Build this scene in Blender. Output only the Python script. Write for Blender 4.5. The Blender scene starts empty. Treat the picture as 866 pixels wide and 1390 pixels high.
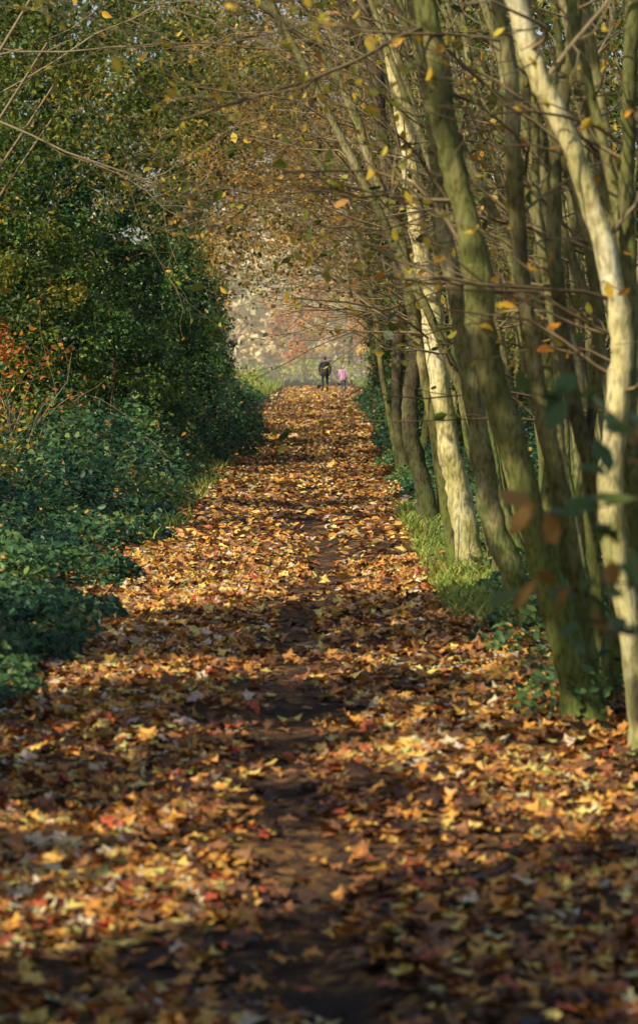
import bpy, math, numpy as np
from mathutils import Vector
rng=np.random.default_rng(7)
scene=bpy.context.scene
scene.view_settings.view_transform='Standard'
scene.view_settings.look='None'
scene.view_settings.exposure=0

# ------------------------------------------------------------ materials
def new_mat(name):
    m=bpy.data.materials.new(name); m.use_nodes=True
    nt=m.node_tree; nt.nodes.clear()
    return m,nt,nt.nodes,nt.links
def ramp(N,stops):
    r=N.new('ShaderNodeValToRGB'); e=r.color_ramp.elements
    while len(e)>1: e.remove(e[-1])
    e[0].position=stops[0][0]; e[0].color=(*stops[0][1],1)
    for p,c in stops[1:]:
        x=e.new(p); x.color=(*c,1)
    return r
def leaf_mat(name,stops,trans=0.35,rough=0.5,spec=0.3,var=False):
    m,nt,N,L=new_mat(name)
    at=N.new('ShaderNodeAttribute'); at.attribute_name='rnd'
    rp=ramp(N,stops); L.new(at.outputs['Fac'],rp.inputs[0]); col=rp.outputs[0]
    if var:
        tc=N.new('ShaderNodeNewGeometry')
        nz=N.new('ShaderNodeTexNoise'); nz.inputs['Scale'].default_value=60; nz.inputs['Detail'].default_value=2
        L.new(tc.outputs['Position'],nz.inputs['Vector'])
        mr=N.new('ShaderNodeMapRange'); mr.inputs[1].default_value=.3; mr.inputs[2].default_value=.7; mr.inputs[3].default_value=.65; mr.inputs[4].default_value=1.15
        L.new(nz.outputs['Fac'],mr.inputs[0])
        mu=N.new('ShaderNodeVectorMath'); mu.operation='SCALE'
        L.new(rp.outputs[0],mu.inputs[0]); L.new(mr.outputs[0],mu.inputs['Scale']); col=mu.outputs[0]
    p=N.new('ShaderNodeBsdfPrincipled'); p.inputs['Roughness'].default_value=rough
    p.inputs['Specular IOR Level'].default_value=spec
    L.new(col,p.inputs['Base Color'])
    o=N.new('ShaderNodeOutputMaterial')
    if trans>0:
        t=N.new('ShaderNodeBsdfTranslucent'); L.new(col,t.inputs['Color'])
        mx=N.new('ShaderNodeMixShader'); mx.inputs[0].default_value=trans
        L.new(p.outputs[0],mx.inputs[1]); L.new(t.outputs[0],mx.inputs[2]); L.new(mx.outputs[0],o.inputs[0])
    else: L.new(p.outputs[0],o.inputs[0])
    return m
def bark_mat(name,c1,c2,c3,scale=6,moss=.8):
    m,nt,N,L=new_mat(name)
    tc=N.new('ShaderNodeNewGeometry')
    mp=N.new('ShaderNodeMapping'); mp.inputs['Scale'].default_value=(1,1,.35)
    L.new(tc.outputs['Position'],mp.inputs[0])
    n1=N.new('ShaderNodeTexNoise'); n1.inputs['Scale'].default_value=scale; n1.inputs['Detail'].default_value=6
    L.new(mp.outputs[0],n1.inputs['Vector'])
    n2=N.new('ShaderNodeTexNoise'); n2.inputs['Scale'].default_value=scale*9; n2.inputs['Detail'].default_value=5
    L.new(mp.outputs[0],n2.inputs['Vector'])
    r1=ramp(N,[(.34,c1),(.5,c2),(.66,c3)]); L.new(n1.outputs['Fac'],r1.inputs[0])
    # moss thins out with height up the stem
    sx=N.new('ShaderNodeSeparateXYZ'); L.new(tc.outputs['Position'],sx.inputs[0])
    mr=N.new('ShaderNodeMapRange'); mr.inputs[1].default_value=0; mr.inputs[2].default_value=1.6; mr.inputs[3].default_value=.75; mr.inputs[4].default_value=.28
    L.new(sx.outputs['Z'],mr.inputs[0])
    n4=N.new('ShaderNodeTexNoise'); n4.inputs['Scale'].default_value=scale*1.7; n4.inputs['Detail'].default_value=5
    L.new(tc.outputs['Position'],n4.inputs['Vector'])
    ad=N.new('ShaderNodeMath'); ad.operation='ADD'; L.new(mr.outputs[0],ad.inputs[0]); L.new(n4.outputs['Fac'],ad.inputs[1])
    mr2=N.new('ShaderNodeMapRange'); mr2.inputs[1].default_value=.85; mr2.inputs[2].default_value=1.25; mr2.inputs[3].default_value=0; mr2.inputs[4].default_value=moss
    L.new(ad.outputs[0],mr2.inputs[0])
    mm=N.new('ShaderNodeMix'); mm.data_type='RGBA'; L.new(mr2.outputs[0],mm.inputs[0]); L.new(r1.outputs[0],mm.inputs[6]); mm.inputs[7].default_value=(.12,.17,.035,1)
    r2=ramp(N,[(.33,(.5,.47,.4)),(.55,(1.1,1.1,1.1))]); L.new(n2.outputs['Fac'],r2.inputs[0])
    mu=N.new('ShaderNodeMix'); mu.data_type='RGBA'; mu.blend_type='MULTIPLY'; mu.inputs[0].default_value=1
    L.new(mm.outputs[2],mu.inputs[6]); L.new(r2.outputs[0],mu.inputs[7])
    b=N.new('ShaderNodeBump'); b.inputs['Strength'].default_value=.6; b.inputs['Distance'].default_value=.015
    L.new(n2.outputs['Fac'],b.inputs['Height'])
    p=N.new('ShaderNodeBsdfPrincipled'); p.inputs['Roughness'].default_value=.85; p.inputs['Specular IOR Level'].default_value=.2
    L.new(mu.outputs[2],p.inputs['Base Color']); L.new(b.outputs[0],p.inputs['Normal'])
    o=N.new('ShaderNodeOutputMaterial'); L.new(p.outputs[0],o.inputs[0])
    return m
def ground_mat(name,stops,scale,soil,softmix=.5):
    m,nt,N,L=new_mat(name)
    tc=N.new('ShaderNodeNewGeometry')
    v=N.new('ShaderNodeTexVoronoi'); v.inputs['Scale'].default_value=scale
    L.new(tc.outputs['Position'],v.inputs['Vector'])
    sp=N.new('ShaderNodeSeparateColor'); L.new(v.outputs['Color'],sp.inputs[0])
    rp=ramp(N,stops); L.new(sp.outputs[0],rp.inputs[0])
    n=N.new('ShaderNodeTexNoise'); n.inputs['Scale'].default_value=2.2; n.inputs['Detail'].default_value=8
    L.new(tc.outputs['Position'],n.inputs['Vector'])
    r2=ramp(N,[(.40,(0,0,0)),(.6,(1,1,1))]); L.new(n.outputs['Fac'],r2.inputs[0])
    mx=N.new('ShaderNodeMix'); mx.data_type='RGBA'
    L.new(r2.outputs[0],mx.inputs[0]); mx.inputs[6].default_value=(*soil,1); L.new(rp.outputs[0],mx.inputs[7])
    n3=N.new('ShaderNodeTexNoise'); n3.inputs['Scale'].default_value=40; n3.inputs['Detail'].default_value=5
    L.new(tc.outputs['Position'],n3.inputs['Vector'])
    b=N.new('ShaderNodeBump'); b.inputs['Strength'].default_value=.8; b.inputs['Distance'].default_value=.03
    L.new(n3.outputs['Fac'],b.inputs['Height'])
    p=N.new('ShaderNodeBsdfPrincipled'); p.inputs['Roughness'].default_value=.9; p.inputs['Specular IOR Level'].default_value=.15
    L.new(mx.outputs[2],p.inputs['Base Color']); L.new(b.outputs[0],p.inputs['Normal'])
    o=N.new('ShaderNodeOutputMaterial'); L.new(p.outputs[0],o.inputs[0])
    return m
def plain_mat(name,c,rough=.8):
    m,nt,N,L=new_mat(name)
    tc=N.new('ShaderNodeNewGeometry')
    n=N.new('ShaderNodeTexNoise'); n.inputs['Scale'].default_value=14; n.inputs['Detail'].default_value=4
    L.new(tc.outputs['Position'],n.inputs['Vector'])
    r=ramp(N,[(.3,tuple(x*.75 for x in c)),(.7,tuple(min(1,x*1.2) for x in c))]); L.new(n.outputs['Fac'],r.inputs[0])
    p=N.new('ShaderNodeBsdfPrincipled'); p.inputs['Roughness'].default_value=rough
    L.new(r.outputs[0],p.inputs['Base Color'])
    o=N.new('ShaderNodeOutputMaterial'); L.new(p.outputs[0],o.inputs[0])
    return m

LIT=[(0,(.07,.035,.02)),(.15,(.20,.09,.04)),(.3,(.42,.18,.06)),(.45,(.72,.32,.06)),(.58,(.85,.47,.09)),(.68,(.88,.66,.17)),(.76,(.6,.58,.16)),(.84,(.82,.66,.45)),(.94,(.64,.54,.45)),(1,(.55,.11,.04))]
M_litter=leaf_mat('fallen_leaf',LIT,trans=.06,rough=.5,spec=.4,var=True)
M_green=leaf_mat('undergrowth_leaf',[(0,(.016,.048,.026)),(.4,(.04,.11,.045)),(.75,(.10,.19,.055)),(.93,(.22,.28,.06)),(1,(.6,.3,.06))],trans=.25,rough=.45,spec=.35)
M_holly=leaf_mat('holly_leaf',[(0,(.012,.04,.014)),(.45,(.04,.11,.024)),(.8,(.12,.22,.03)),(1,(.26,.33,.05))],trans=.15,rough=.35,spec=.45)
M_olive=leaf_mat('autumn_olive_leaf',[(0,(.035,.06,.014)),(.35,(.09,.14,.02)),(.6,(.22,.23,.03)),(.85,(.46,.33,.04)),(1,(.55,.2,.03))],trans=.35)
M_brown=leaf_mat('autumn_brown_leaf',[(0,(.10,.06,.02)),(.4,(.30,.19,.05)),(.7,(.55,.32,.06)),(1,(.7,.42,.08))],trans=.4)
M_orange=leaf_mat('autumn_orange_leaf',[(0,(.6,.2,.03)),(.5,(.8,.44,.08)),(1,(.85,.65,.18))],trans=.35)
M_russet=leaf_mat('autumn_russet_leaf',[(0,(.3,.07,.02)),(.5,(.5,.16,.03)),(1,(.6,.32,.06))],trans=.35)
M_yellow=leaf_mat('autumn_yellow_leaf',[(0,(.3,.34,.04)),(.3,(.65,.52,.05)),(.75,(.8,.5,.05)),(1,(.78,.3,.03))],trans=.4)
M_far=leaf_mat('hazed_distant_leaf',[(0,(.66,.7,.45)),(.3,(.85,.8,.5)),(.6,(.9,.76,.4)),(.85,(.9,.66,.3)),(1,(.9,.8,.6))],trans=.25,spec=.1)  # far haze and sunny glow put into these pale leaf colours
M_grass=leaf_mat('grass_blade',[(0,(.1,.18,.025)),(.6,(.28,.39,.06)),(.9,(.55,.55,.14)),(1,(.6,.5,.2))],trans=.3)
M_bark=bark_mat('mossy_bark',(.11,.095,.045),(.19,.18,.065),(.34,.30,.15))
M_barkpale=bark_mat('sunlit_pale_bark',(.38,.35,.13),(.63,.55,.26),(.76,.7,.44),5,.45)  # sunlit brightness of the bright stems put into the bark colour
M_barkgreen=bark_mat('algae_bark',(.09,.09,.03),(.16,.17,.05),(.30,.27,.11))
M_barkdark=bark_mat('dark_bark',(.04,.032,.022),(.08,.065,.035),(.15,.13,.07),6,.4)
M_twig=plain_mat('twig_bark',(.22,.165,.085))
M_soil=ground_mat('woodland_floor',[(0,(.03,.045,.015)),(.4,(.05,.07,.02)),(.7,(.12,.07,.025)),(1,(.2,.11,.03))],14,(.03,.022,.014))
M_path=ground_mat('leafy_soil_path',[(0,(.04,.026,.018)),(.4,(.10,.055,.03)),(.7,(.2,.10,.035)),(1,(.34,.19,.06))],22,(.045,.03,.022))

# ------------------------------------------------------------ mesh builder
class MB:
    def __init__(s): s.v=[];s.n=0;s.f=[];s.r=[]
    def add(s,v,f,mat=0,rnd=None):
        v=np.asarray(v,float); f=np.asarray(f,int)
        s.v.append(v); s.f.append((f+s.n,mat)); s.n+=len(v)
        s.r.append(np.full(len(v),.5) if rnd is None else rnd)
    def build(s,name,mats,smooth=True):
        V=np.concatenate(s.v); R=np.concatenate(s.r)
        loops=np.concatenate([f.ravel() for f,_ in s.f])
        tot=np.concatenate([np.full(len(f),f.shape[1]) for f,_ in s.f])
        mi=np.concatenate([np.full(len(f),m) for f,m in s.f])
        st=np.concatenate([[0],np.cumsum(tot)[:-1]])
        me=bpy.data.meshes.new(name)
        me.vertices.add(len(V)); me.vertices.foreach_set('co',V.astype(np.float32).ravel())
        me.loops.add(len(loops)); me.loops.foreach_set('vertex_index',loops.astype(np.int32))
        me.polygons.add(len(tot)); me.polygons.foreach_set('loop_start',st.astype(np.int32)); me.polygons.foreach_set('loop_total',tot.astype(np.int32))
        me.polygons.foreach_set('material_index',mi.astype(np.int32))
        me.polygons.foreach_set('use_smooth',np.full(len(tot),smooth))
        for m in mats: me.materials.append(m)
        a=me.attributes.new('rnd','FLOAT','POINT'); a.data.foreach_set('value',np.clip(R,0,1).astype(np.float32))
        me.update(calc_edges=True)
        o=bpy.data.objects.new(name,me); scene.collection.objects.link(o)
        return o
def unit(a):
    return a/np.maximum(np.linalg.norm(a,axis=-1,keepdims=True),1e-9)
def catmull(P,sub=5):
    P=np.asarray(P,float); Q=np.vstack([2*P[0]-P[1],P,2*P[-1]-P[-2]])
    out=[]
    for i in range(1,len(Q)-2):
        for t in np.arange(sub)/sub:
            a,b,c,d=Q[i-1],Q[i],Q[i+1],Q[i+2]
            out.append(.5*((2*b)+(c-a)*t+(2*a-5*b+4*c-d)*t*t+(3*b-a-3*c+d)*t**3))
    out.append(P[-1]); return np.array(out)
def tube(mb,P,R,n=6,mat=0,lump=0):
    P=np.asarray(P,float); R=np.broadcast_to(np.asarray(R,float),(len(P),))
    T=unit(np.gradient(P,axis=0))
    ref=np.array([0,1.,0]) if abs(T[0][1])<.8 else np.array([1.,0,0])
    A=unit(np.cross(T,ref)); B=np.cross(T,A)
    th=np.arange(n)/n*2*np.pi
    rr=R[:,None]*np.ones(n)[None]
    if lump>0:
        ph=rng.uniform(0,6.28,4); z=np.arange(len(P))[:,None]
        rr=rr*(1+lump*(np.sin(2*th[None]+ph[0]+z*.35)+.7*np.sin(3*th[None]+ph[1]-z*.5)+.5*np.sin(5*th[None]+ph[2]+z*.9)))
        rr*=1+lump*.5*rng.standard_normal((len(P),1)) 
    V=P[:,None]+rr[...,None]*(np.cos(th)[None,:,None]*A[:,None]+np.sin(th)[None,:,None]*B[:,None])
    i=np.arange(len(P)-1)[:,None]*n; j=np.arange(n)[None]; k=(np.arange(n)+1)%n
    F=np.stack([i+j,i+k[None],i+n+k[None],i+n+j],-1).reshape(-1,4)
    mb.add(V.reshape(-1,3),F,mat)
def maple():
    rad=[.18,.55,.36,.62,.40,.75,.40,.62,.36,.55]; ang=np.radians([-90,-35,-8,20,50,90,130,160,188,215])
    v=[(0,0,0)]+[(r*math.cos(a),r*math.sin(a),.12*math.sin(3*a)+.25*r*r) for r,a in zip(rad,ang)]
    f=[(0,i,i%10+1) for i in range(1,11)]
    return np.array(v),np.array(f)
SIMPLE=(np.array([(0,-.5,0),(.33,-.05,.1),(0,.5,-.06),(-.33,-.05,.1)]),np.array([(0,1,2),(0,2,3)]))
OVAL=(np.array([(0,-.5,0),(.27,-.25,.08),(.3,.12,.09),(0,.55,-.08),(-.3,.12,.09),(-.27,-.25,.08),(0,-.05,0)]),np.array([(6,0,1),(6,1,2),(6,2,3),(6,3,4),(6,4,5),(6,5,0)]))
QUAD=(np.array([(-.4,-.35,.05),(.35,-.45,-.05),(.45,.4,.06),(-.35,.42,-.03)]),np.array([(0,1,2),(0,2,3)]))
MAPLE=maple()
def leaves(mb,pos,nrm,size,tpl,rnd,mat=0):
    tv,tf=tpl; n=len(pos)
    if n==0: return
    N_=unit(nrm); t=rng.standard_normal((n,3)); T=unit(np.cross(N_,t)); B=np.cross(N_,T)
    s=np.asarray(size).reshape(-1,1)*np.ones((n,1))
    curl=rng.uniform(-.6,1.8,(n,1,1)); wd=rng.uniform(.7,1.1,(n,1,1))
    V=pos[:,None]+s[:,None]*(wd*tv[None,:,0:1]*T[:,None]+tv[None,:,1:2]*B[:,None]+curl*tv[None,:,2:3]*N_[:,None])
    F=(np.arange(n)[:,None,None]*len(tv)+tf[None]).reshape(-1,3)
    mb.add(V.reshape(-1,3),F,mat,np.repeat(rnd,len(tv)))
def clumps(mb,C,R,per,size,tpl=SIMPLE,mat=0,lo=.1,hi=.8,flat=.75,hang=.35,minz=.02):
    n=len(C)
    if n==0: return
    idx=np.repeat(np.arange(n),per)
    d=unit(rng.standard_normal((len(idx),3)))
    r=np.asarray(R)[idx]*rng.random(len(idx))**.45
    off=d*r[:,None]; off[:,2]*=flat
    pos=C[idx]+off
    nrm=d*.9+rng.standard_normal((len(idx),3))*.5+np.array([0,0,hang])
    base=rng.uniform(lo,hi,n)
    rn=base[idx]+rng.normal(0,.13,len(idx))
    k=pos[:,2]>minz
    leaves(mb,pos[k],nrm[k],size*rng.uniform(.6,1.25,k.sum()),tpl,np.clip(rn[k],0,1),mat)
def gz(x,y):
    return .025*np.sin(x*2.1+y*.7)+.02*np.sin(y*1.3-x*3)+.012*np.sin(x*7+y*4.1)
def grow(mb,p,d,L,r,lev,tips,bias=(0,0,0),mat=0,wob=.28,nch=4,fan=.9):
    n=6 if L>.6 else 4
    pts=[np.array(p,float)]; d=unit(np.array(d,float)); b=np.array(bias)
    for i in range(n):
        d=unit(d+rng.normal(0,wob,3)*.7+b*.12)
        pts.append(pts[-1]+d*L/n)
    pts=np.array(pts); R=np.linspace(r,r*.4,len(pts))
    tube(mb,pts,R,5 if r>.015 else 3,mat)
    if lev<=0:
        tips.extend(pts[1:]); return
    for c in range(nch):
        t=rng.uniform(.25,1); i=min(int(t*n),n-1)
        q=pts[i]+(pts[i+1]-pts[i])*rng.random()
        dd=unit((pts[i+1]-pts[i]))+rng.normal(0,fan*.6,3)
        grow(mb,q,dd,L*rng.uniform(.4,.7),max(R[i]*.55,.003),lev-1,tips,bias,mat,wob,nch,fan)

# low sun comes from behind-left; gaps cut in the foliage there to place light bands
SAZ=228; EL=38
SH=abs(math.cos(math.radians(SAZ))/math.sin(math.radians(SAZ)))
GAPS=[(9.2,10.6),(11.5,12.0),(13.2,13.6),(15.6,16.2),(20.0,29.5),(31.2,32.4),(34.5,40),(43,46.5),(50,55),(60,66),(74,82),(90,99)]
def ingap(P,m=.1):
    gy=P[:,1]+(.5-P[:,0])*SH; g=np.zeros(len(P),bool)
    for a,b in GAPS: g|=(gy>a-m)&(gy<b+m)
    return g

# ------------------------------------------------------------ ground / path
def sheet(name,xs,ys,zoff,mat,fn=None):
    X,Y=np.meshgrid(xs,ys); Z=gz(X,Y)*(np.abs(X)<60)+zoff
    if fn is not None: Z=Z+fn(X,Y)
    V=np.stack([X,Y,Z],-1).reshape(-1,3); nx=len(xs)
    i=np.arange(len(ys)-1)[:,None]*nx+np.arange(nx-1)[None]
    F=np.stack([i,i+1,i+nx+1,i+nx],-1).reshape(-1,4)
    mb=MB(); mb.add(V,F); return mb.build(name,[mat])
xs=np.concatenate([np.linspace(-500,-12,10),np.linspace(-10,10,101),np.linspace(12,500,10)])
ys=np.concatenate([np.linspace(-200,0,8),np.linspace(1,60,240),np.linspace(62,300,90),np.linspace(320,900,8)])
sheet('ground',xs,ys,0,M_soil,lambda X,Y:-.09*((X>-1.45)&(X<1.05)&(Y>2)&(Y<184)))
def pathfn(X,Y):
    return -.04*np.exp(-((X+.06-.10*np.sin(Y*.33))/.18)**2)
py=np.concatenate([np.linspace(2,60,300),np.linspace(61,185,100)])
sheet('path',np.linspace(-1.6,1.2,30),py,.006,M_path,pathfn)

# ------------------------------------------------------------ fallen leaves
mb=MB()
def vnoise(x,y,s,seed):
    r=np.random.default_rng(seed); G=r.random((256,256)); X=x*s+100;Y=y*s+10
    i=np.floor(X).astype(int);j=np.floor(Y).astype(int);u=X-i;v=Y-j;u=u*u*(3-2*u);v=v*v*(3-2*v)
    g=lambda a,b:G[a%256,b%256]
    return (g(i,j)*(1-u)+g(i+1,j)*u)*(1-v)+(g(i,j+1)*(1-u)+g(i+1,j+1)*u)*v
def litter(y0,y1,x0,x1,dens,size,tpl,tilt):
    n=int((y1-y0)*(x1-x0)*dens)
    x=rng.uniform(x0,x1,n); y=rng.uniform(y0,y1,n)
    pn=vnoise(x,y,2.2,1)*.6+vnoise(x,y,6,2)*.4
    trk=x+.06-.10*np.sin(y*.33)+.12*(vnoise(x,y,1.5,21)-.5)
    track=np.exp(-(trk/.22)**2)*np.clip((45-y)/15,0,1)*np.clip(.4+1.2*vnoise(x,y,.7,22),0,1)+.5*np.exp(-((trk-.5)/.25)**2)*(vnoise(x,y,.5,9)>.4)
    eL=-1.62+.35*(vnoise(x,y,.8,3)-.5)*2; eR=1.35+.3*(vnoise(x,y,.8,4)-.5)*2
    edge=np.clip((x-eL)/.5+.5,.06,1)*np.clip((eR-x)/.6+.5,.12,1)
    pr=np.clip((pn-.14)*2.3,.12,1)*np.clip(1-.93*track,.05,1)*edge
    k=rng.random(n)<pr; x=x[k];y=y[k];n=len(x)
    z=gz(x,y)+.012+rng.random(n)*.022-.03*np.exp(-(trk[k]/.18)**2)
    tl=tilt*rng.uniform(.3,1.5,n)
    nr=np.stack([rng.normal(0,1,n)*tl,rng.normal(0,1,n)*tl,np.ones(n)],-1)
    big=vnoise(x,y,1.3,5)
    base=np.where(rng.random(n)<.6,rng.beta(1.4,2.1,n)*.88,rng.random(n)*.95)
    warm=np.clip((y-8)/14,0,1)*.10-.02+(big-.5)*.28
    r=np.clip(base+warm-.2*track[k],0,.96)
    red=rng.random(n)<np.where(y<13,.05,.02); r=np.where(red,1,r)
    sz=size*(.55+.9*rng.beta(1.5,2.2,n))
    leaves(mb,np.stack([x,y,z],-1),nr,sz,tpl,r)
litter(5,12,-2.0,2.2,1000,.064,MAPLE,.4)
litter(12,24,-2.6,2.8,560,.070,MAPLE,.4)
litter(24,50,-2.6,2.8,330,.085,OVAL,.45)
litter(50,110,-2.2,2.2,130,.12,SIMPLE,.5)
litter(110,185,-2.6,2.6,50,.18,SIMPLE,.5)
mb.build('fallen_leaves',[M_litter],False)

# ------------------------------------------------------------ left undergrowth
mb=MB()
def under(y0,y1,x0,x1,dens,size,hfun,tpl,lo,hi,mat=0):
    n=int((y1-y0)*abs(x1-x0)*dens); x=rng.uniform(x0,x1,n); y=rng.uniform(y0,y1,n)
    vn=vnoise(x,y,1.6,11)*.6+vnoise(x,y,4.5,12)*.4
    h=hfun(x,y)*np.clip((vn-.2)*2.6,.15,1.7); k=(h>.015)&(rng.random(n)<np.clip((vn-.22)*4,.08,1))
    x,y,h,vn=x[k],y[k],h[k],vn[k]; n=len(x)
    z=gz(x,y)+h*rng.random(n)**.5+.01
    nr=np.stack([rng.normal(.15,.5,n),rng.normal(-.25,.5,n),np.ones(n)*.8],-1)
    cl=vnoise(x,y,3,13)*.6+vnoise(x,y,.9,33)*.4
    r=lo+(hi-lo)*np.clip(1.6*cl-.3,0,1)+rng.normal(0,.14,n); r=np.clip(r,0,.93); r=np.where(rng.random(n)<.025,1,r)
    leaves(mb,np.stack([x,y,z],-1),nr,size*rng.uniform(.5,1.35,n),tpl,r,mat)
def hl(x,y):
    e=-1.4+1.0*(vnoise(x,y,.5,14)-.5)+.4*(vnoise(x,y,2,15)-.5)
    t=np.clip(e-x,0,3)
    big=np.clip((y-27)/8,0,1)
    return np.clip(t*.9,0,.14)+t*.10*(1-big)+big*np.clip(t*1.3,0,.75)
under(9,20,-2.6,-.9,1700,.055,hl,OVAL,.0,.75)
under(20,30,-4.2,-.9,1000,.065,hl,OVAL,.0,.8)
under(30,75,-5.5,-.9,520,.08,hl,OVAL,.0,.85)
under(75,130,-6,-1.9,120,.13,lambda x,y:np.clip((-2.2-x)*.8,0,.8),SIMPLE,.2,.8)
mb.build('bramble_undergrowth',[M_green],False)
mb=MB()
def hr(x,y):
    return np.clip((x-(.95+.5*(vnoise(x,y,.9,16)-.5)))*.6,0,.2)
under(13,20,.75,3,500,.055,hr,OVAL,.3,.9)
under(20,48,.75,4,420,.07,hr,OVAL,.3,.95)
under(34,60,1.0,4,240,.085,lambda x,y:np.clip((x-1.0)*1.0,0,.4),OVAL,.1,.7)
under(60,120,1.2,5,110,.13,lambda x,y:np.clip((x-1.3)*1.0,0,.6),SIMPLE,.2,.8)
mb.build('ivy_ground_cover',[M_green],False)
def grass(name,n,x0,x1,y0,y1,h,sp=.25,th=.45):
    mb=MB(); x=rng.uniform(x0,x1,n); y=rng.uniform(y0,y1,n)
    g=vnoise(x,y,1.4,17)>th; x,y=x[g],y[g]; n=len(x)
    b=np.stack([x,y,gz(x,y)],-1); a=rng.uniform(0,6.28,n); ln=np.stack([np.cos(a),np.sin(a),np.zeros(n)],-1)
    H=h*rng.uniform(.4,1.3,n)[:,None]; w=np.cross(ln,[0,0,1])*.005*(1+h*4)
    m=b+ln*H*sp*.4+np.array([0,0,1])*H*.6; t=b+ln*H*sp*1.4+np.array([0,0,1])*H
    V=np.stack([b-w,b+w,m+w*.8,m-w*.8,t],1).reshape(-1,3); i=np.arange(n)[:,None]*5
    rn=np.repeat(rng.random(n),5)
    mb.add(V,i+np.array([[0,1,2,3]]),0,rn); 
    mb.f.append((i+np.array([[3,2,4]]),0))
    return mb.build(name,[M_grass],False)
grass('grass_verge',14000,.8,2.2,17,32,.12,.7,.35)
grass('grass_verge',3500,-2.1,-1.3,24,60,.14,.7)
grass('grass_verge',9000,-9,-2.3,125,200,.5)
grass('grass_verge',6000,2.4,8,125,200,.5)

mb=MB()
for i in range(26):
    x=rng.uniform(.85,1.35);y=rng.uniform(21,27); h=rng.uniform(.15,.45)
    tube(mb,[(x,y,0),(x+rng.normal(0,.02),y,h*.5),(x+rng.normal(0,.05),y,h)],[.006,.005,.003],4)
mb.build('dead_weed_stems',[M_twig])
mb=MB()
for i in range(75):
    x=rng.uniform(-5,-2.0);y=rng.uniform(34,58); tips=[]
    h=rng.uniform(.6,1.2); dx=rng.normal(0,.35);dy=rng.normal(-.2,.4)
    P=catmull([(x,y,.2),(x+dx*.3,y+dy*.3,h*.8),(x+dx*.8,y+dy*.7,h),(x+dx*1.5,y+dy*1.2,h*.7)],4)
    tube(mb,P,np.linspace(.007,.003,len(P)),4)
mb.build('bramble_stems',[M_twig])

# ------------------------------------------------------------ right-hand trees
def stem(mb,y,xz,r0,r1,mat=0,lean=0,flare=1.5,lump=.055,n=14):
    k=len(xz); P=[(x,y+lean*z,z+(-.05 if i==0 else 0)) for i,(x,z) in enumerate(xz)]
    C=catmull(P,7); C=C+rng.normal(0,r0*.06,C.shape)
    t=np.linspace(0,1,len(C)); R=r0+(r1-r0)*t
    R*=1+(flare-1)*np.exp(-C[:,2]/.12)
    for q in range(2):
        kz=rng.integers(4,len(C)-2); R[kz]*=1.15; R[kz-1]*=1.07; R[kz+1]*=1.07
    tube(mb,C,R,n,mat,lump); return C,R
def twigify(mb,C,R,tips,n,L,bias,z0=1.5,mat=1,lev=1,nch=4):
    ok=np.where(C[:,2]>z0)[0]
    for i in range(n):
        a=rng.choice(ok); d=unit(np.array([rng.normal(-.3,.8),rng.normal(0,.7),rng.uniform(.1,.9)]))
        grow(mb,C[a],d,L*rng.uniform(.5,1.2),min(R[a]*.3,.013),lev,tips,bias,mat,nch=nch)
def tipleaves(mb,tips,frac,size,mat,tpl=SIMPLE,lo=0,hi=1,sp=.03):
    T=np.array(tips); k=rng.random(len(T))<frac; T=T[k]
    if len(T)==0: return
    T=T+rng.normal(0,sp,T.shape); n=len(T)
    leaves(mb,T,rng.standard_normal((n,3))+[0,0,.4],size*rng.uniform(.7,1.3,n),tpl,rng.uniform(lo,hi,n),mat)
LB=(-1.2,0,.0)
def tree(name,y,stems,barks,tw=14,L=1.2,leaf=.12,leafmat=M_yellow,size=.07,bias=LB,z0=1.7,lev=1,lean=0):
    mb=MB(); tips=[]
    for j,(xz,r0,r1) in enumerate(stems):
        C,R=stem(mb,y+(j*.18),xz,r0,r1,0 if j==0 else 3,lean if j==0 else lean+.04*(-1)**j)
        twigify(mb,C,R,tips,tw,L,bias,z0,1,lev)
    if tips: tipleaves(mb,tips,leaf,size,2,OVAL,0,1,.015)
    return mb.build(name,[barks[0],M_twig,leafmat,barks[-1]])
tree('hazel_tree',13.2,[
 ([(1.20,0),(1.12,.30),(1.03,.61),(.88,1.17),(.75,1.63),(.68,2.13),(.58,2.56),(.50,3.02),(.38,3.6),(.1,4.3),(-.5,4.9)],.076,.042),
 ([(1.25,0),(1.21,.38),(1.11,.91),(1.0,1.43),(.92,1.90),(.88,2.39),(.85,2.89),(.75,3.4),(.5,4.2)],.045,.028),
 ([(1.33,0),(1.38,.41),(1.31,.91),(1.18,1.37),(1.11,1.83),(1.08,2.23),(1.11,2.72),(1.18,3.22),(1.2,4.2)],.042,.028),
 ([(1.3,0),(1.3,.5),(1.24,1.1),(1.3,1.7),(1.2,2.3),(1.0,2.9),(.9,3.6)],.03,.02),
 ([(1.22,0),(1.26,.5),(1.15,1.1),(1.12,1.7),(1.03,2.3),(1.02,2.9),(.95,3.6)],.026,.018)],[M_barkgreen,M_bark],tw=6,leaf=.18,size=.06)
tree('maple_tree',12.2,[
 ([(1.37,0),(1.29,.49),(1.205,.97),(1.23,1.39),(1.25,1.66),(1.19,2.02),(1.04,2.47),(.88,2.83),(.78,3.13),(.5,3.7),(0,4.3)],.056,.036),
 ([(1.42,0),(1.36,.6),(1.30,1.3),(1.29,1.93),(1.275,2.32),(1.29,2.77),(1.3,3.6)],.042,.028),
 ([(1.45,0),(1.40,.6),(1.37,1.3),(1.33,1.93),(1.22,2.5),(1.1,3.0),(1.0,3.6)],.028,.02)],[M_barkpale,M_barkgreen],tw=8,leaf=.25,z0=1.4,size=.06)
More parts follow.
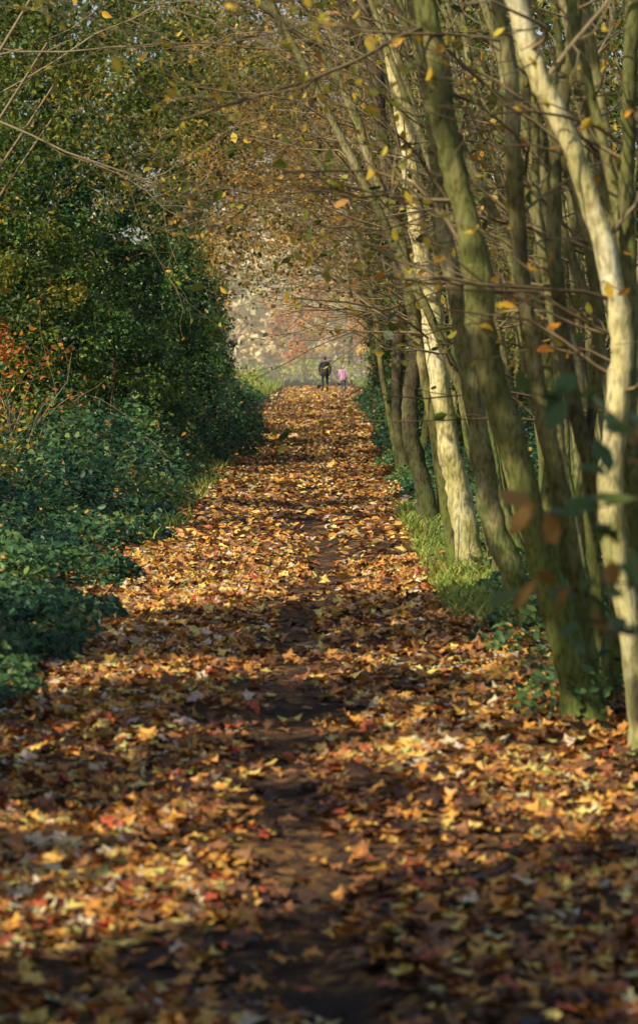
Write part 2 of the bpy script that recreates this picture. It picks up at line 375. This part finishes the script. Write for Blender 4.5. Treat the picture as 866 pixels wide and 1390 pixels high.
tree('hazel_tree',17,[
 ([(1.27,0),(1.14,.32),(1.0,.70),(.93,1.13),(.85,1.6),(.81,1.9),(.71,2.41),(.65,3.05),(.54,3.69),(.29,4.4),(-.3,5.2)],.072,.04),
 ([(1.34,0),(1.33,.70),(1.35,1.3),(1.27,1.98),(1.29,2.62),(1.23,3.27),(1.1,4.3)],.045,.03),
 ([(1.5,0),(1.55,.70),(1.6,1.3),(1.65,1.98),(1.55,2.62),(1.6,3.27),(1.5,4.3)],.04,.03),
 ([(1.4,0),(1.45,.70),(1.42,1.3),(1.46,1.98),(1.40,2.62),(1.42,3.27),(1.3,4.3)],.03,.02)],[M_bark,M_barkgreen],tw=8,leaf=.2,size=.06)
tree('maple_tree',22.5,[
 ([(1.19,0),(1.136,.19),(1.06,.64),(.97,1.04),(.894,1.66),(.83,2.16),(.726,2.78),(.66,3.4),(.52,4.02),(.26,4.8),(-.4,5.7)],.1,.05),
 ([(1.07,0),(.95,.65),(.87,1.2),(.72,1.94),(.63,2.5),(.43,3.0),(.26,3.5),(.0,3.95),(-.7,4.5)],.05,.03)],[M_barkpale,M_bark],tw=16,L=1.5,leaf=.2)
tree('ivy_clad_tree',28,[
 ([(1.08,0),(.99,.41),(.89,.83),(.86,1.25),(.92,1.88),(.78,2.58),(.61,3.63),(.45,4.8),(0,6)],.09,.05),
 ([(1.2,0),(1.15,.8),(1.2,1.6),(1.1,2.6),(1.2,3.8),(.9,5)],.05,.03)],[M_barkdark,M_bark],tw=16,L=1.8,leaf=.2,leafmat=M_brown)
tree('hazel_tree',40,[
 ([(1.2,0),(1.05,1.0),(1.1,2.5),(.9,4),(.7,5.5),(0,7)],.09,.05),
 ([(1.35,0),(1.5,1.2),(1.45,2.6),(1.6,4.2),(1.5,6)],.06,.035),
 ([(1.15,0),(.9,1.2),(.75,2.3),(.4,3.6),(-.4,4.9)],.05,.03)],[M_barkdark,M_bark],tw=24,L=2,leaf=.3,leafmat=M_brown)
for (cx,cy) in [(1.8,15.2),(2.1,18.5),(1.75,21),(2.5,24),(1.9,27.5),(2.9,31),(2.2,35),(3.6,38),(2.4,44),(4.2,47),(3.2,53),(2.1,50),(5,60),(3.4,66)]:
    st=[]
    for j in range(rng.integers(5,9)):
        a=rng.normal(-.08,.13); x=cx+rng.normal(0,.18); z=[0,.8,1.7,2.7,3.8,5,6.3]
        st.append(([(x+a*zz+rng.normal(0,.04)-.02*zz*zz,zz) for zz in z],rng.uniform(.025,.05),.018))
    tree('hazel_coppice',cy,st,[M_barkgreen,M_bark],tw=6,L=1.3,leaf=.4,leafmat=M_olive,size=.08,z0=1.2,lean=.02)

def auto_tree(name,x,y,H,r,side,leafmat,ivy=False,tw=16,L=2.4,leaf=.3,size=.1):
    z=np.linspace(0,H,7); reach=-side*1.8
    xz=[(x+rng.normal(0,.12)+reach*(zz/H)**2.5,zz) for zz in z]
    mb=MB(); tips=[]
    C,R=stem(mb,y,xz,r,r*.4,0,rng.normal(0,.03))
    twigify(mb,C,R,tips,tw,L,(-side*1.3,0,-.15),H*.33,1,2,nch=4)
    tipleaves(mb,tips,leaf,size,2,SIMPLE)
    if ivy:
        cc=C[(C[:,2]<H*.6)]; cc=np.repeat(cc,3,0)+rng.normal(0,.12,(len(cc)*3,3))
        clumps(mb,cc,np.full(len(cc),.28),55,.09,SIMPLE,3,.1,.7)
    return mb.build(name,[M_barkdark,M_twig,leafmat,M_holly])
for i,y in enumerate([44,50,57,66,76,87,98,110]):
    auto_tree('ivy_clad_tree',1.55+.12*(i%3)+.004*y,y,8+rng.uniform(0,2),.13,1,[M_brown,M_olive][i%2],True,tw=22,L=2.8,leaf=.45)
for i,(x,y) in enumerate([(-4.9,46),(-3.9,62),(-3.8,72),(-4.2,82),(-4.2,93),(-4.6,106),(-5.0,54)]):
    auto_tree('ivy_clad_tree' if i%2 else 'oak_tree',x,y,8.5+rng.uniform(0,2),.13,-1,[M_olive,M_brown,M_olive][i%3],True,tw=26,L=3,leaf=.8,size=.12)

# ------------------------------------------------------------ left holly hedge
def shell(c,r,n,lo=.6,hi=1.25):
    d=unit(rng.standard_normal((n,3))); p=np.array(c)+d*np.array(r)*rng.uniform(lo,hi,(n,1))
    return p[p[:,2]>.1]
mb=MB()
for c,r,n in [((-3.6,47,1.6),(1.4,3.5,2.3),330),((-3.2,54,1.5),(1.2,4,2.5),260),((-4.6,44,3.4),(1.2,3,1.5),150),((-3.9,42,1.2),(1.2,2,1.5),120)]:
    P=shell(c,r,n); clumps(mb,P,rng.uniform(.15,.45,len(P)),100,.085,SIMPLE,0,.0,.95)
for x in (-3.5,-3.1,-3.9): tube(mb,[(x,49,0),(x+.1,49.2,1.5),(x,49,2.8)],[.07,.05,.02],7,1)
mb.build('holly_bush',[M_holly,M_barkdark])
mb=MB()
for c,r,n in [((-3.2,66,1.4),(1.0,5,2.3),150),((-3.6,80,1.6),(1.0,6,2.6),150),((-4.2,95,2),(1.2,8,3),150)]:
    P=shell(c,r,n,.7,1.1); clumps(mb,P,rng.uniform(.3,.55,len(P)),80,.12,SIMPLE,0,.1,.8)
tube(mb,[(-3.3,66,0),(-3.2,66,1.5),(-3.3,66,3)],[.09,.07,.03],7,1)
mb.build('ivy_hedge',[M_holly,M_barkdark])
mb=MB()
P=shell((-5.0,40,2.2),(1.5,5,2.5),180); clumps(mb,P,rng.uniform(.25,.5,len(P)),90,.09,SIMPLE,0,.0,.8)
tube(mb,[(-5,41,0),(-4.9,41,1.5),(-5,41,3)],[.09,.07,.03],7,1)
mb.build('beech_shrub',[M_olive,M_barkdark])
mb=MB(); tips=[]
for i in range(7):
    grow(mb,(-3.75+rng.normal(0,.1),34+rng.normal(0,.3),0),(rng.normal(.02,.1),rng.normal(0,.2),1),rng.uniform(1.4,2.0),.012,1,tips,(.0,0,.2),0,nch=5)
tipleaves(mb,tips*2,.8,.065,1,OVAL,.1,1,.08)
P=np.array([(-3.75,34,1.9)])+rng.normal(0,1,(12,3))*[.25,.3,.2]; clumps(mb,P,np.full(12,.2),35,.06,OVAL,1,0,.8)
mb.build('field_maple_sapling',[M_twig,M_russet])
mb=MB(); tips=[]
for i in range(7):
    grow(mb,(-3.25+rng.normal(0,.1),28+rng.normal(0,.3),0),(rng.normal(-.03,.12),rng.normal(0,.2),1),rng.uniform(.7,1.3),.010,1,tips,(.0,0,.1),0,nch=5)
tipleaves(mb,tips*2,.8,.055,1,OVAL,0,.6,.08)
mb.build('field_maple_sapling',[M_twig,M_yellow])

mb=MB()
def mass(n,xr,yr,zr,cond,rr,per,size,mat,lo,hi,gaps=False):
    P=np.stack([rng.uniform(*xr,n),rng.uniform(*yr,n),rng.uniform(*zr,n)],-1); P=P[cond(P)]
    if gaps: P=P[~(ingap(P)&(P[:,2]<9))]
    clumps(mb,P,rng.uniform(*rr,len(P)),per,size,SIMPLE,mat,lo,hi)
arch=lambda P:(((P[:,0]+.95)/3.1)**2+((P[:,2]-1.6)/(3.4))**2>1.15)
mass(700,(-11,-3.6),(58,120),(1,13),arch,(.5,1),70,.17,0,0,.7,True)
mass(420,(-9,-4.2),(36,60),(3.4,9),arch,(.4,.8),80,.13,0,0,.6,True)
mass(200,(-4.8,-1.6),(36,62),(4.2,8.5),arch,(.3,.7),60,.11,0,.1,.7)
mass(170,(-5.5,-1.7),(31,46),(3.6,7),arch,(.3,.6),80,.085,0,.0,.55)
mass(450,(2.4,10),(62,120),(1,13),arch,(.5,1),70,.17,1,0,.8)
mass(360,(2.7,9),(38,64),(.3,8),arch,(.4,.9),80,.14,0,0,.6)
mass(380,(-4,2.6),(84,124),(4.9,13),arch,(.4,.9),60,.15,1,.3,1)
mass(330,(-3.6,2.6),(60,100),(6,14),arch,(.4,.9),60,.14,1,.1,.9)
mass(170,(-3.6,3),(42,70),(5.6,10),arch,(.35,.8),70,.11,0,.1,.8)
mass(300,(.8,7),(30,60),(4.4,8.5),arch,(.4,.8),70,.12,0,.1,.6)
mb.build('woodland_foliage',[M_olive,M_brown],False)

def shade_and_backdrop_hedge(x0,x1,y0,y1,n,gaps,zt,sz=.19,per=60,clear=True):
    mb=MB()
    P=np.stack([rng.uniform(x0,x1,n),rng.uniform(y0,y1,n),rng.uniform(.1,zt,n)],-1)
    g=P[:,2]>rng.uniform(zt*.75,zt*1.1,n)
    if gaps: g|=ingap(P,.42)
    if clear: g|=(P[:,0]>-.125*P[:,1]-.9)&(P[:,0]<0)
    P=P[~g]
    clumps(mb,P,rng.uniform(.3,.6,len(P)),per,sz,SIMPLE,0,0,.6)
    for y in np.arange(y0,y1,3.1):
        x=rng.uniform(x0+.3,min(x0+1.5,x1)); 
        tube(mb,catmull([(x,y,0),(x+rng.normal(0,.1),y,zt*.4),(x+rng.normal(0,.2),y,zt*.9)],4),np.linspace(.014*zt,.03,9),7,1)
    mb.build('shade_and_backdrop_hedge',[M_olive,M_barkdark])
shade_and_backdrop_hedge(-6.8,-1.6,-14,34,3600,True,8.5,.25)  # added out of view to shade the path, gaps let light bands through
shade_and_backdrop_hedge(-3.1,-2.3,-5,12.5,230,False,2.1,.16,60,False)  # low unseen foliage added to keep sun off the path's left side
shade_and_backdrop_hedge(4.6,8.5,5,125,900,False,6)

# ------------------------------------------------------------ beyond the lane
mb=MB()
n=2600
P=np.stack([rng.uniform(-50,50,n),rng.uniform(225,270,n),rng.uniform(.5,24,n)],-1)
top=15+4*np.sin(P[:,0]*.17+1)+2.5*np.sin(P[:,0]*.6+1); P=P[P[:,2]<top*rng.uniform(.6,1.1,n)]
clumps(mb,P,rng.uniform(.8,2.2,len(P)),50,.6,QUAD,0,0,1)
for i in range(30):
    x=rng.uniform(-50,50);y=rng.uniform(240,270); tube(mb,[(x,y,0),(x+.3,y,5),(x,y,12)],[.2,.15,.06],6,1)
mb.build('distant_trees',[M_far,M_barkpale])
def sunny_tree(name,x,y,H,cr,mat,n=70,size=.28,cz=.55):
    mb=MB(); tips=[]
    C,R=stem(mb,y,[(x,0),(x+.1,H*.3),(x-.1,H*.6),(x,H*.9)],.15,.05,0)
    twigify(mb,C,R,tips,16,H*.3,(0,0,0),H*.25,0,1)
    d=unit(rng.standard_normal((n,3)))*rng.random((n,1))**.4
    P=np.array([x,y,H*cz])+d*np.array([cr,cr,H*.46]); P=P[P[:,2]>.4]; clumps(mb,P,rng.uniform(.4,1,len(P)),45,size,SIMPLE,1,0,1)
    return mb.build(name,[M_bark,mat])
sunny_tree('orange_maple_tree',-1.2,222,9,2.8,M_orange,70)
sunny_tree('orange_maple_tree',4.2,198,10,2.6,M_orange,60)
sunny_tree('yellow_birch_tree',6.0,160,9,3,M_yellow)
sunny_tree('yellow_birch_tree',2.4,226,10,2.6,M_yellow,50)
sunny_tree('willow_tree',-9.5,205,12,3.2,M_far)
sunny_tree('yellow_birch_tree',-11.5,165,10,4,M_olive)
mb=MB()
P=np.stack([rng.uniform(2.6,4.5,50),rng.uniform(135,175,50),rng.uniform(.2,4,50)],-1); clumps(mb,P,np.full(50,.5),60,.16,SIMPLE,0,.4,1)
P=np.stack([rng.uniform(-7,-2.9,60),rng.uniform(135,185,60),rng.uniform(.1,1.2,60)],-1); clumps(mb,P,np.full(60,.45),60,.16,SIMPLE,0,.4,1)
P=np.stack([rng.uniform(-14,14,130),rng.uniform(205,220,130),rng.uniform(.1,1.6,130)],-1); clumps(mb,P,np.full(130,.6),50,.22,SIMPLE,0,.7,1)
mb.build('sunlit_shrub',[M_grass])
def box(mb,c,s,mat=0):
    c=np.array(c);s=np.array(s)/2
    V=np.array([(a,b,d) for a in(-1,1) for b in(-1,1) for d in(-1,1)])*s+c
    mb.add(V,[(0,1,3,2),(4,6,7,5),(0,4,5,1),(2,3,7,6),(0,2,6,4),(1,5,7,3)],mat)
mb=MB(); box(mb,(0,230,13.1),(90,148,26)); mist=mb.build('mist',[],False)
m,nt,N,L=new_mat('mist_volume'); v=N.new('ShaderNodeVolumeScatter'); v.inputs['Density'].default_value=.0028; v.inputs['Color'].default_value=(1,.98,.94,1); v.inputs['Anisotropy'].default_value=-.3
o=N.new('ShaderNodeOutputMaterial'); L.new(v.outputs[0],o.inputs['Volume']); mist.data.materials.append(m)

# ------------------------------------------------------------ people
def person(name,loc,H,coat,trous,hairc,skinc,stride=.22,hood=False):
    par=bpy.data.objects.new(name,None); par.location=loc; scene.collection.objects.link(par)
    k=H/1.75
    J=[((0,0,.95),.15,.11),((0,0,1.12),.145,.10),((0,0,1.32),.17,.115),((0,.0,1.44),.12,.085),((0,.01,1.53),.055,.055),
       ((.10,0,.90),.095,.095),((.11,stride*.55,.50),.068,.068),((.11,stride*.6-.05,.10),.045,.045),((.12,stride*.6+.12,.04),.04,.035),
       ((-.10,0,.90),.095,.095),((-.11,-stride*.15,.50),.068,.068),((-.11,-stride,.12),.045,.045),((-.12,-stride+.13,.04),.04,.035),
       ((.20,0,1.42),.075,.07),((.27,-.06,1.15),.058,.055),((.25,.05,.92),.042,.04),((.25,.07,.86),.032,.03),
       ((-.20,0,1.42),.075,.07),((-.27,-.04,1.15),.058,.055),((-.25,.08,.92),.042,.04),((-.25,.1,.86),.032,.03)]
    E=[(0,1),(1,2),(2,3),(3,4),(0,5),(5,6),(6,7),(7,8),(0,9),(9,10),(10,11),(11,12),(3,13),(13,14),(14,15),(15,16),(3,17),(17,18),(18,19),(19,20)]
    me=bpy.data.meshes.new('b'); me.from_pydata([tuple(c*k for c in j[0]) for j in J],E,[])
    ob=bpy.data.objects.new('b',me); scene.collection.objects.link(ob)
    md=ob.modifiers.new('s','SKIN'); md.use_smooth_shade=True
    for i,j in enumerate(J):
        s=me.skin_vertices[0].data[i]; s.radius=(j[1]*k,j[2]*k); s.use_root=(i==0)
    ob.modifiers.new('u','SUBSURF').levels=2
    dg=bpy.context.evaluated_depsgraph_get(); nm=bpy.data.meshes.new_from_object(ob.evaluated_get(dg))
    bpy.data.objects.remove(ob)
    nm.materials.clear()
    for mm in (coat,trous,skinc,M_shoe): nm.materials.append(mm)
    for p in nm.polygons:
        c=p.center/k; z=c.z
        if z<.10: p.material_index=3
        elif z>1.50: p.material_index=2
        elif abs(c.x)>.19 and z<.9: p.material_index=2
        elif z<.80: p.material_index=1
        else: p.material_index=0
        p.use_smooth=True
    body=bpy.data.objects.new('body',nm); scene.collection.objects.link(body); body.parent=par
    mb=MB()
    for sx,hy in ((1,.07),(-1,.1)):
        for q in range(4):
            L_=[.07,.08,.075,.06][q]; yy=hy+(.03-.02*q)
            tube(mb,np.array([(sx*.25,yy,.86),(sx*.25,yy+.005,.86-L_*.5),(sx*.24,yy+.018,.84-L_)])*k,np.array([.009,.008,.006])*k,6)
        tube(mb,np.array([(sx*.245,hy+.02,.88),(sx*.235,hy+.05,.85),(sx*.23,hy+.055,.82)])*k,np.array([.011,.009,.007])*k,6)
    o=mb.build('fingers',[skinc]); o.parent=par
    def ell(c,r,n=16,m=12,cut=None):
        u=np.linspace(0,2*np.pi,n,endpoint=False); v=np.linspace(0.02,np.pi-.02,m)
        U,Vv=np.meshgrid(u,v); X=np.stack([np.cos(U)*np.sin(Vv),np.sin(U)*np.sin(Vv),np.cos(Vv)],-1)*np.array(r)+np.array(c)
        i=np.arange(m-1)[:,None]*n; j=np.arange(n)[None]; kk=(np.arange(n)+1)%n
        return X.reshape(-1,3),np.stack([i+j,i+n+j,i+n+kk[None],i+kk[None]],-1).reshape(-1,4)
    mb=MB()
    V,F=ell((0,.02,1.64),(.075,.095,.118)); jaw=V[:,2]<1.62; V[jaw,0]*=.88; mb.add(V*k,F)
    for c,r in [((0,.118,1.63),(.012,.02,.022)),((.078,.015,1.63),(.012,.02,.03)),((-.078,.015,1.63),(.012,.02,.03)),((0,.108,1.585),(.025,.01,.008))]:
        V,F=ell(c,r,8,6); mb.add(V*k,F)
    for sx in(-1,1):
        V,F=ell((sx*.03,.103,1.65),(.012,.008,.008),8,6); mb.add(V*k,F,1)
    o=mb.build('head',[skinc,M_shoe]); o.parent=par
    mb=MB(); V,F=ell((0,-.002,1.665),(.085,.1,.105),18,12); lowf=V[:,2]<1.63; V[lowf,1]=np.minimum(V[lowf,1],-.01); mb.add(V*k,F)
    o=mb.build('hair' if not hood else 'woolly_hat',[hairc]); o.parent=par
    mb=MB(); th=np.linspace(0,2*np.pi,20,endpoint=False); rings=[]
    for z,rx,ry in [(1.36,.20,.13),(1.2,.185,.13),(1.0,.195,.15),(.80,.215,.17),(.79,.20,.16)]:
        rings.append(np.stack([np.cos(th)*rx,np.sin(th)*ry,np.full(20,z)],-1))
    V=np.concatenate(rings)*k; i=np.arange(4)[:,None]*20; j=np.arange(20)[None]; kk=(np.arange(20)+1)%20
    mb.add(V,np.stack([i+j,i+20+j,i+20+kk[None],i+kk[None]],-1).reshape(-1,4))
    o=mb.build('jacket_hem',[coat]); o.parent=par
    return par
M_shoe=plain_mat('dark_shoe',(.02,.018,.016))
navy=plain_mat('dark_jacket',(.012,.014,.022)); trous=plain_mat('dark_trousers',(.015,.018,.028))
skin=plain_mat('skin',(.5,.3,.22),.5); hair=plain_mat('dark_hair',(.05,.04,.035)); purple=plain_mat('pink_coat',(.62,.34,.5)); leg=plain_mat('blue_jeans',(.06,.07,.14)); hat=plain_mat('pink_hat',(.7,.5,.55))
person('walking_man',(.3,150,0.03),1.82,navy,trous,hair,skin)
person('walking_child',(1.22,149,0.03),1.35,purple,leg,hat,skin,.16,True)

# ------------------------------------------------------------ near foreground twigs
mb=MB(); tips=[]
C=catmull([(1.0,6.6,0),(.95,6.6,.6),(.85,6.6,1.1),(.7,6.7,1.45),(.5,6.7,1.52)],5); tube(mb,C,np.linspace(.009,.002,len(C)),6)
for z,dx,zz in [(1.1,-.35,1.08),(1.0,-.25,.98),(1.3,-.3,1.25)]:
    x0=.88-(z-.9)*.3; D=catmull([(x0,6.6,z),(x0+dx*.5,6.62,zz+.02),(x0+dx,6.65,zz)],4); tube(mb,D,np.linspace(.004,.0015,len(D)),4); tips.extend(D[3:])
tips.extend(C[-8:])
T=np.array(tips); T=np.repeat(T,2,0)+rng.normal(0,.03,(len(T)*2,3)); n=len(T)
leaves(mb,T,rng.normal(0,.5,(n,3))+[0,-.3,1],.085*rng.uniform(.7,1.2,n),OVAL,np.where(rng.random(n)<.8,rng.uniform(.75,.93,n),1),1)
mb.build('maple_sapling',[M_twig,M_green])
mb=MB(); tips=[]
for s,d,L_ in [((-1.6,9,3.0),(1,.1,-.15),1.3),((-1.7,10,2.7),(1,.1,.1),1.4),((-2.0,12,3.4),(1,0,-.2),1.8),((-2.4,15,3.2),(1,.1,.05),1.9),((-3,20,4.2),(1,.1,-.1),2.4),((-3,24,3.6),(1,.1,.1),2.2),((-3.3,28,4.6),(1,0,-.1),2.8),((-3.6,32,4.4),(1,0,0),2.8),((-3.8,35,5.2),(1,0,0),3)]:
    grow(mb,s,d,L_,.014,2,tips,(.6,0,-.1),0,nch=5)
for y in (9,12,15,20,24,28,32,35): tube(mb,catmull([(-1.75-.1*y*.9,y,-.05),(-1.9-.09*y,y,1.5),(-1.2-.08*y,y,3.2),(-.6-.07*y,y,4.6)],4),np.linspace(.03,.012,13),6)
tipleaves(mb,tips,.3,.045,1,OVAL,.0,.8,.012)
mb.build('hawthorn_tree',[M_twig,M_yellow])

# ------------------------------------------------------------ light, world, camera
el=math.radians(EL); az=math.radians(SAZ)
w=bpy.data.worlds.new('World'); scene.world=w; w.use_nodes=True
nt=w.node_tree; bg=nt.nodes['Background']; sky=nt.nodes.new('ShaderNodeTexSky'); sky.sky_type='NISHITA'; sky.sun_disc=False
sky.sun_elevation=el; sky.sun_rotation=az; sky.air_density=1.0; sky.dust_density=2.5
nt.links.new(sky.outputs[0],bg.inputs[0]); bg.inputs[1].default_value=.14
sd=Vector((math.sin(az)*math.cos(el),math.cos(az)*math.cos(el),math.sin(el)))
ld=bpy.data.lights.new('sun','SUN'); ld.energy=5; ld.angle=math.radians(.5); ld.color=(1,.89,.66)
lo=bpy.data.objects.new('sun',ld); lo.rotation_euler=sd.to_track_quat('Z','Y').to_euler(); scene.collection.objects.link(lo)
cd=bpy.data.cameras.new('camera'); cam=bpy.data.objects.new('camera',cd); scene.collection.objects.link(cam); scene.camera=cam
cd.sensor_fit='AUTO'; cd.sensor_width=36; cd.lens=103.6; cd.clip_start=.1; cd.clip_end=2000
cam.location=(0,0,1.6); cam.rotation_euler=(math.radians(90-2.93),0,0)
cd.dof.use_dof=True; cd.dof.focus_distance=32; cd.dof.aperture_fstop=5.0
